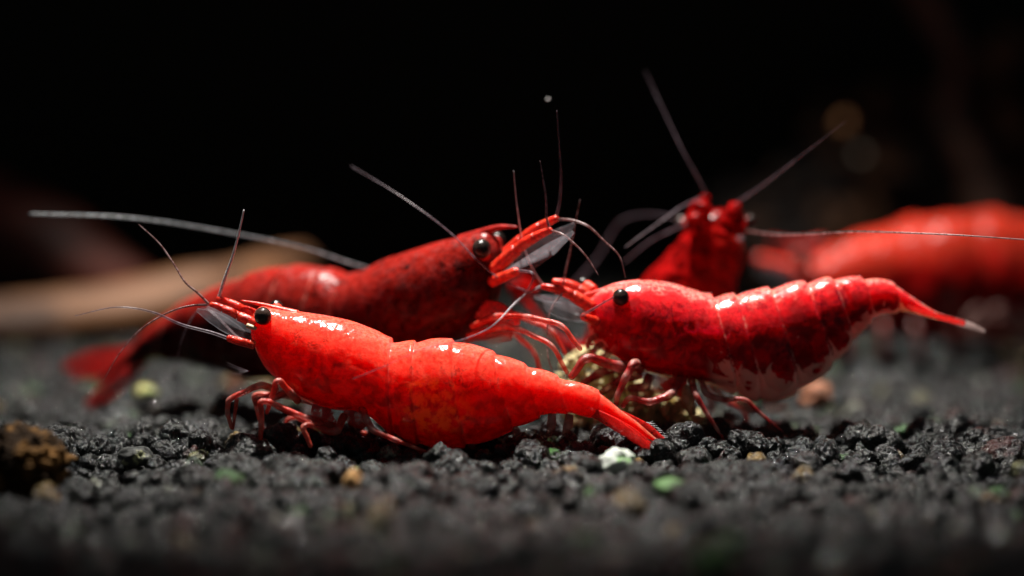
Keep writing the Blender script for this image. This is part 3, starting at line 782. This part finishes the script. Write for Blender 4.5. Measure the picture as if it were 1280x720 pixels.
b.tube('rostrum', [(575, 302), (600, 292), (625, 284), (647, 283.5)], 8.0, 1.4, M_ROSDARK, n=10)
b.eye(602, 311, 12.2, -0.2, (606, 320, -0.1), M_ROSDARK)
b.eye(622, 300, 10, 0.2, (616, 308, 0.1), M_ROSDARK)
for (x0, y0), (x1, y1), off in (((618, 338), (690, 287), -0.1), ((624, 328), (698, 272), 0.05)):
    for (t0, t1, r0, r1) in ((0, .42, 9.5, 8), (.40, .74, 7.5, 6.5), (.72, 1.0, 6.2, 4.2)):
        f = lambda t: (x0 + (x1 - x0) * t, y0 + (y1 - y0) * t - 7 * math.sin(t * 3.1), off)
        b.tube('antennule_base', [f(t0), f((t0 + t1) / 2), f(t1)], r0, r1, M_PED, n=12, m=12)
b.blade('antennal_scale', [(620, 352, -0.12), (655, 333, -0.16), (690, 310, -0.17), (717, 290, -0.14)], [5, 10, 11, 9, 2], M_CLEAR, thick=1, tilt=0.4)
b.blade('antennal_scale', [(626, 338, 0.06), (660, 318, 0.12), (695, 296, 0.12), (718, 280, 0.1)], [5, 10, 11, 9, 2], M_CLEAR, thick=1, tilt=-0.3)
b.tube('antenna_base', [(615, 352, -0.12), (632, 345, -0.17), (648, 338, -0.2)], 7.5, 5.5, M_PED, n=12)
b.tube('antenna', [(648, 338, -0.2), (666, 342, -0.22), (660, 362, -0.2), (640, 380, -0.1), (620, 420, 0.05)], 2.6, 1.6, M_PALEMAUVE, bead=0.1)
b.tube('antenna', [(640, 330, 0.15), (625, 322, 0.4), (560, 340, 0.42), (500, 345, 0.35), (459, 335, 0.22), (382, 310.5, 0.0), (282, 290, -0.4), (161, 272, -0.85), (36, 267, -1.3)], 1.6, 2.4, M_LONG, bead=0.12, bead_len=6)
b.tube('antennule', [(688, 290, -0.1), (683, 270, -0.1), (683, 255, -0.1), (679, 225, -0.1), (675, 201, -0.1)], 2.6, 0.7, M_MAUVE, bead=0.15)
b.tube('antennule', [(695, 272, 0.05), (699, 255, 0.05), (701, 234, 0.05), (699, 180, 0.05), (696, 138, 0.05)], 2.6, 0.8, M_PALEMAUVE, bead=0.15)
b.tube('antennule', [(697, 274, 0.05), (713, 275, 0.05), (732, 281, 0.05), (755, 301, 0.05), (774, 320, 0.05), (782, 347, 0.05)], 2.4, 1.2, M_RUST, bead=0.15)
b.tube('antennule', [(688, 288, -0.1), (703, 293, -0.12), (716, 303, -0.12), (734, 322, -0.12), (748, 344, -0.12)], 2.4, 1.0, M_RUST, bead=0.15)
b.tube('walking_leg', [(590, 408, -0.2), (620, 395, -0.25), (660, 396, -0.28), (702, 406, -0.28), (727, 438, -0.28)], 4.2, 3.0, M_LEG1, n=10, sharp=True)
b.tube('walking_leg', [(585, 420, -0.2), (630, 408, -0.24), (650, 412, -0.26), (690, 431, -0.26), (710, 468, -0.24)], 4.2, 2.6, M_LEG1, n=10, sharp=True)
b.tube('walking_leg', [(590, 412, 0.0), (640, 392, 0.05), (690, 412, 0.05), (708, 444, 0.05)], 4.2, 2.6, M_LEG1, n=8, sharp=True)
b.tube('walking_leg', [(580, 425, 0.0), (640, 415, 0.05), (668, 440, 0.05), (680, 480, 0.05)], 4.2, 2.6, M_LEG1, n=8, sharp=True)
b.tube('walking_leg', [(560, 432, -0.2), (600, 440, -0.25), (630, 450, -0.25), (640, 490, -0.25)], 4.2, 2.6, M_LEG1, n=8, sharp=True)
b.blade('leg_plate', [(595, 385, -0.1), (625, 395, -0.12), (650, 400, -0.1)], [12, 18, 6], M_CLEARRED, thick=2)
b.blade('leg_plate', [(590, 405, -0.12), (615, 415, -0.14), (640, 420, -0.12)], [12, 16, 6], M_LEGTIP, thick=2)
for i in range(4):
    x = 300 + 55 * i
    b.blade('swimmeret', [(x, 462, -0.1), (x - 6, 480, -0.1), (x - 18, 495, -0.1)], [10, 10, 3], M_LEGTIP, thick=2)
M_TAIL2 = clear_blade('dark_red_blade', (0.42, 0.018, 0.016), 0.75, 30)
b.blade('uropod', [(176, 435, 0.12), (150, 446, 0.2), (118, 452, 0.25), (80, 458, 0.25)], [8, 15, 15, 5], M_TAIL2, thick=1.8, tilt=-0.2)
b.blade('uropod', [(178, 448, -0.06), (158, 470, -0.15), (135, 488, -0.2), (108, 506, -0.2)], [8, 12, 12, 4], M_TAIL2, thick=1.8, tilt=0.2)
b.blade('uropod', [(176, 440, 0.05), (150, 455, 0.1), (125, 464, 0.12), (92, 470, 0.12)], [6, 9, 9, 4], M_TAIL2, thick=1.8, tilt=-0.2)

# ------------------------------------------------------------------ shrimp four: rearing up behind the crimson one
S4M = shell('shell_ruby', (0.30, 0.004, 0.004), (0.52, 0.03, 0.018), (0.03, 0.003, 0.004), 0.4, 1.0, 0.4, 0.08, cloud=0.3, rough=0.2, spread=0.9, spec=0.06)
d = Shrimp('ruby shrimp rearing up with spread feelers behind the crimson shrimp', 1.35, 890, -0.12, (850, 510), 'red shrimps on the gravel')
st4 = [(917, 264, 884, 264, 14), (922, 279, 866, 277, 24), (927, 300, 849, 298, 32), (929, 325, 829, 322, 40), (926, 350, 808, 345, 46),
       (918, 388, 795, 366, 48), (895, 422, 782, 380, 46), (860, 446, 768, 388, 42), (815, 452, 752, 392, 38), (770, 450, 740, 400, 30),
       (738, 455, 728, 426, 18), (712, 444, 704, 420, 14), (692, 424, 684, 404, 12), (674, 400, 665, 380, 10), (655, 380, 646, 362, 8)]
d.body(st4, [0.42, 0.5, 0.6, 0.7, 0.79, 0.87], S4M, rings=180, n=48, seg_amp=3.0, seed=14, up_side=False, lump=3.0)
d.eye(938, 276, 7.5, 0.0, (924, 278, 0.0), M_ROSDARK)
d.eye(852, 278, 7.5, 0.12, (868, 280, 0.05), M_ROSDARK)
for (x0, y0), (x1, y1), off in (((870, 292), (883, 243), -0.2), ((915, 292), (918, 253), -0.2)):
    for (t0, t1, r0, r1) in ((0, .5, 17, 14), (.42, .8, 13.5, 11), (.72, 1.0, 10.5, 6)):
        f = lambda t: (x0 + (x1 - x0) * t, y0 + (y1 - y0) * t, off)
        d.tube('antennule_base', [f(t0), f((t0 + t1) / 2), f(t1)], r0, r1, S4M, n=16, m=16, knobbly=0.35)
d.blade('antennal_scale', [(925, 300, -0.1), (927, 275, -0.12), (922, 256, -0.1)], [4, 6, 5, 2], M_CLEAR, thick=1, tilt=0.5)
d.tube('antenna', [(881, 240, -0.2), (872, 222, -0.2), (860, 201, -0.2), (835, 150, -0.1), (806, 88, 0.1)], 1.7, 0.2, M_PALEMAUVE, bead=0.1)
d.tube('antenna', [(920, 254, -0.2), (947, 236, -0.25), (1010, 188, -0.5), (1058, 151, -0.7)], 1.7, 0.2, M_PALEMAUVE, bead=0.1)
d.tube('antennule', [(880, 246, -0.2), (860, 254, -0.3), (820, 281, -0.5), (781, 309, -0.7)], 1.6, 0.7, M_PALEMAUVE, bead=0.1)
d.tube('antennule', [(868, 275, -0.1), (843, 286, -0.1), (812, 302, -0.1), (780, 328, -0.1)], 1.6, 1.0, M_PALEMAUVE, bead=0.1)
d.tube('antennule', [(926, 288, -0.2), (960, 292.5, -0.4), (1080, 290, -0.9), (1180, 293, -1.1), (1300, 301, -1.25)], 2.0, 1.2, M_RUST, bead=0.1)
d.tube('antenna', [(866, 280, 0.1), (820, 268, 0.4), (780, 274, 0.6), (747, 322, 0.6), (717, 357, 0.6)], 0.5, 2.4, M_PALEMAUVE, bead=0.1)
for i, (x, y) in enumerate(((860, 400), (880, 410), (840, 420), (820, 430))):
    d.tube('walking_leg', [(x, y, -0.1), (x + 25 - 18 * i, y + 45, -0.2), (x + 30 - 22 * i, 515, -0.2)], 5, 2.5, M_LEG3, n=8, sharp=True)
d.blade('uropod', [(662, 372, 0.0), (650, 364, -0.02), (636, 358, -0.03)], [10, 14, 10, 4], S4M, thick=1.8)
d.blade('uropod', [(668, 366, 0.04), (655, 352, 0.05), (645, 347, 0.05)], [8, 8, 3], S4M, thick=1.8)

# ------------------------------------------------------------------ shrimp five: out of focus beside the dark rocks
S5M = shell('shell_orange_red', (0.30, 0.0025, 0.0025), (0.58, 0.050, 0.020), (0.04, 0.003, 0.003), 0.6, 1.0, 0.5, 0.12, cloud=0.5, pale_belly=0.3, rough=0.3, spread=0.7, spec=0.12)
e = Shrimp('plump orange backed red shrimp lying before the dark rock at the tank rear', 3.9, 1150, 0.25, (1150, 430), 'red shrimps on the gravel')
st5 = [(985, 326, 988, 348, 10), (1005, 313, 1005, 372, 28), (1040, 300, 1040, 392, 40), (1080, 285, 1080, 402, 50), (1130, 270, 1130, 408, 56),
       (1180, 261, 1180, 412, 58), (1230, 257, 1230, 415, 58), (1280, 262, 1280, 418, 56), (1340, 275, 1345, 415, 48), (1400, 295, 1405, 410, 38),
       (1460, 330, 1455, 400, 28), (1500, 360, 1495, 400, 16), (1540, 385, 1538, 400, 6)]
st5 = [(x0, y0 + 10, x1, y1 + 12, hw) for x0, y0, x1, y1, hw in st5]
e.body(st5, [1150, 1200, 1255, 1310, 1370, 1430, 1480], S5M, rings=150, n=40, seg_amp=5, seed=21, lump=3.0)
e.tube('rostrum', [(1030, 306), (1005, 308), (985, 306), (962, 300)], 8, 1.5, M_ROSDARK, n=8)
e.eye(1000, 322, 11, -0.2, (1008, 328, -0.1), M_ROSDARK)
e.eye(990, 314, 11, 0.2, (1000, 320, 0.1), M_ROSDARK)
e.tube('antennule_base', [(990, 335, -0.05), (965, 328, -0.05), (945, 322, -0.05)], 9, 5, M_PED, n=8)
e.blade('antennal_scale', [(992, 345, -0.1), (968, 340, -0.12), (945, 334, -0.1)], [6, 10, 8, 3], M_CLEAR, thick=1)
for i, x in enumerate((1040, 1070, 1100, 1130, 1160)):
    e.tube('walking_leg', [(x, 395, -0.2), (x - 20 + 12 * i, 408, -0.35), (x - 28 + 16 * i, 446, -0.35)], 4, 2, M_LEG3, n=8, sharp=True)
M_PSW = clear_blade('pale_swimmeret', (0.62, 0.38, 0.34), 0.5)
for x, y, hw in ((1205, 388, 16), (1236, 380, 10), (1262, 392, 20), (1300, 392, 12)):
    e.blade('swimmeret', [(x, y, -0.3), (x + 10, y + 8, -0.36), (x + 26, y + 12, -0.34)], [hw * 0.6, hw, hw * 0.5], M_PSW, thick=3)
e.blade('uropod', [(1520, 385, 0), (1550, 395, 0), (1590, 405, 0)], [8, 12, 4], M_CLEARRED, thick=2)

# ------------------------------------------------------------------ pebbles, food lump, brown lump
def lump(name, px, py, Y, r_px, mat, label, cat, squash=(1, 1, 1), seed=0, sub=4, rough=0.22, fine=0.0, group=None):
    vs, fs = grain_mesh(sub, seed, rough)
    if fine:
        off = Vector((seed, 3.3, 1.7))
        vs = np.array([v * (1 + fine * noise.fractal(Vector(v) * 4 + off, 0.9, 2.0, 4)) for v in vs])
    p = P(px, py, Y)
    o = new_obj(name, vs * np.array(squash) * r_px * pxs(Y), [tuple(f) for f in fs.tolist()], mat)
    o.location = p
    tag(o, label, cat, group)
    return o
def two_tone(name, a, bb, scale, lo=0.42, hi=0.6, rough=0.6, bump=0.7, bd=0.02, spec=0.4):
    t = NT(name)
    col = t.mix(t.ramp(t.noise(scale, 5, 0.65), lo, hi), a, bb)
    p = t.n('BsdfPrincipled', {'Base Color': col, 'Roughness': rough, 'Specular IOR Level': spec, 'Normal': t.bump(t.noise(scale * 3, 5, 0.7), bump, bd)})
    return t.surf(p.outputs[0])
lump('pebble', 770, 577, -0.7, 20, two_tone('white_green', (0.62, 0.66, 0.60), (0.16, 0.36, 0.09), 9, 0.5, 0.66, 0.45),
     'white quartz pebble with green algae in front of the scarlet tail', 'pebble', (1.1, 1, 0.85), 35)
lump('pebble', 838, 609, -1.35, 18, two_tone('algae_green', (0.10, 0.22, 0.06), (0.05, 0.10, 0.03), 9),
     'small bright green algae covered pebble in black gravel near the white pebble', 'pebble', (1.1, 1, 0.8), 32)
lump('pebble', 441, 602, -1.3, 12, two_tone('amber_stone', (0.65, 0.36, 0.13), (0.45, 0.22, 0.07), 12),
     'small amber orange pebble sitting in the black gravel below the swollen belly', 'pebble', (1, 1, 1), 33)
lump('pebble', 1027, 566, -0.3, 7, two_tone('yellow_chip', (0.70, 0.42, 0.08), (0.45, 0.22, 0.05), 14),
     'tiny golden yellow chip wedged among black grains', 'pebble', (0.8, 1, 1.1), 34)
lump('pebble', 890, 700, -3.9, 26, two_tone('moss_green', (0.12, 0.25, 0.07), (0.06, 0.12, 0.03), 8),
     'blurred mossy green pebble at the rim of the gravel close to the lens', 'pebble', (1, 1, 0.7), 35)
lump('pebble', 180, 490, 1.9, 13, two_tone('yellow_green', (0.40, 0.36, 0.12), (0.16, 0.20, 0.07), 9),
     'pale yellow green pebble on gravel under the brick red tail', 'pebble', (1.1, 1, 0.8), 36)
lump('pebble', 168, 572, -0.25, 19, two_tone('grey_yellow', (0.03, 0.032, 0.03), (0.42, 0.44, 0.22), 5, 0.56, 0.68),
     'black pebble with pale yellow green crust on its top', 'pebble', (1.2, 1, 0.8), 37)
lump('pebble', 1022, 495, 1.7, 24, two_tone('salmon_stone', (0.28, 0.10, 0.045), (0.12, 0.05, 0.025), 8),
     'salmon brown pebble behind the crimson shrimp belly', 'pebble', (0.9, 1, 0.8), 38)
lump('mulm_lump', 28, 583, -0.9, 62, two_tone('brown_mulm', (0.030, 0.016, 0.007), (0.30, 0.15, 0.045), 4.5, 0.46, 0.66, 0.8, 1.0, 0.05, 0.15),
     'rough brown crumbly lump lying on the black gravel', 'lump', (1.05, 0.9, 0.66), 41, 6, 0.18, 0.2)
# the crumbly food under the crimson shrimp: a heap of grains grown together
M_FOOD = two_tone('food_yellow', (0.60, 0.52, 0.27), (0.32, 0.26, 0.11), 14, 0.45, 0.65, 0.7)
V, F, bs = [], [], 0
rs = np.random.default_rng(5)
core = [grain_mesh(3, 500 + i, 0.25) for i in range(5)]
for i in range(700):
    t = rs.random()
    px = 712 + 160 * t + rs.normal() * 8
    top_y = np.interp(px, [700, 730, 770, 810, 850, 880], [455, 432, 448, 480, 495, 515])
    py = rs.uniform(top_y + (0 if px < 760 else 6), 548)
    Y = 0.66 + rs.uniform(-0.14, 0.2)
    vs, fs = core[i % 5]
    r = rs.uniform(2.5, 7) * pxs(Y)
    V.append(vs @ rot_mat(rs).T * r + P(px, py, Y)); F += (fs + bs).tolist(); bs += len(vs)
for i in range(16):                                   # the solid heart of the lump
    px = 722 + 9 * i
    Y = 0.70
    vs, fs = core[i % 5]
    V.append(vs @ rot_mat(rs).T * 17 * pxs(Y) + P(px, np.interp(px, [720, 800, 870], [500, 520, 533]), Y)); F += (fs + bs).tolist(); bs += len(vs)
fo = new_obj('food_lump', np.concatenate(V), [tuple(f) for f in F], M_FOOD)
tag(fo, 'crumbly pale yellow food lump between the legs of the crimson shrimp', 'food')

# ------------------------------------------------------------------ driftwood and dark rocks at the rear
def wood(name, pts, rads, mat, label, seed):
    q = catmull(pts, 70)
    W = np.array([P(x, y, Y) for x, y, Y in q])
    rr = np.interp(np.linspace(0, 1, 70), np.linspace(0, 1, len(rads)), rads) / 200.0
    vs, fs = sweep(W, rr, 32)
    out = []
    for i, v in enumerate(vs):
        ax = W[min(i // 32, 69)]
        off = np.array(v) - ax
        nz = 1 + 0.22 * noise.noise(Vector((v[0] * 0.8, v[1] * 2, v[2] * 2)) + Vector((seed, 0, 0))) + 0.1 * noise.noise(Vector((v[0] * 1.5, v[1] * 6, v[2] * 6)))
        out.append(ax + off * nz)
    o = new_obj(name, out, fs, mat)
    tag(o, label, 'driftwood')
    return o
wood('driftwood', [(-260, 452, 5.0), (-80, 422, 5.0), (80, 405, 5.1), (200, 385, 5.3), (290, 362, 5.6), (380, 330, 6.2)], [60, 52, 46, 50, 46, 26],
     two_tone('tan_wood', (0.19, 0.080, 0.030), (0.06, 0.026, 0.012), 1.4), 'tan driftwood branch lying across the gravel behind the brick red tail', 3)
wood('driftwood', [(-260, 200, 7.6), (-140, 230, 7.4), (-30, 270, 7.2), (70, 315, 7.0), (150, 370, 6.8), (220, 420, 6.6)], [80, 85, 80, 70, 60, 50],
     two_tone('red_wood', (0.15, 0.024, 0.009), (0.05, 0.010, 0.005), 1.2), 'dark red brown sloping driftwood trunk behind the tan branch', 8)
wood('driftwood', [(1120, -60, 7.4), (1160, 10, 7.4), (1195, 80, 7.3), (1190, 150, 7.2), (1230, 230, 7.0), (1250, 330, 6.8)], [26, 24, 22, 26, 34, 40],
     two_tone('brown_wood', (0.14, 0.06, 0.035), (0.06, 0.03, 0.02), 2), 'thin upright brown driftwood root rising among dark rocks', 12)
M_ROCK = two_tone('lava_rock', (0.008, 0.005, 0.004), (0.16, 0.075, 0.038), 1.6, 0.5, 0.66, 0.6, 1.0, 0.08, 0.12)
for i, (px, py, Y, r, lab) in enumerate(((1000, 310, 7.6, 150, 'rough dark lava rock partly hidden by the rearing ruby shrimp'),
                                         (1180, 260, 8.0, 190, 'tall black lava rock behind the thin upright root'),
                                         (1330, 210, 7.4, 190, 'pitted dark brown lava rock at the edge beside the upright root'))):
    lump('lava_rock', px, py, Y, r, M_ROCK, lab, 'rock', (0.85, 0.6, 0.9), 60 + i, 6, 0.25, 0.16)
lump('pebble', 1055, 155, 6.3, 9, two_tone('ochre_light_spot', (0.34, 0.15, 0.055), (0.26, 0.11, 0.04), 5), 'small ochre blob added as a blurred light spot high on the dark lava rock', 'pebble', (1, 1, 1), 71)  # added blob, stands in for an out of focus disc of light
lump('pebble', 1075, 197, 6.4, 8, two_tone('taupe_light_spot', (0.12, 0.09, 0.065), (0.09, 0.07, 0.05), 5), 'small taupe blob added as a blurred light spot just below the ochre one', 'pebble', (1, 1, 1), 72)  # second added blob, for a fainter blurred light spot
lump('dust_speck', 685, 124, 1.0, 1.6, plain('pale_dust', (0.5, 0.5, 0.5)), 'tiny pale dust speck drifting in dark water above the raised head', 'speck', (1, 1, 1), 73)
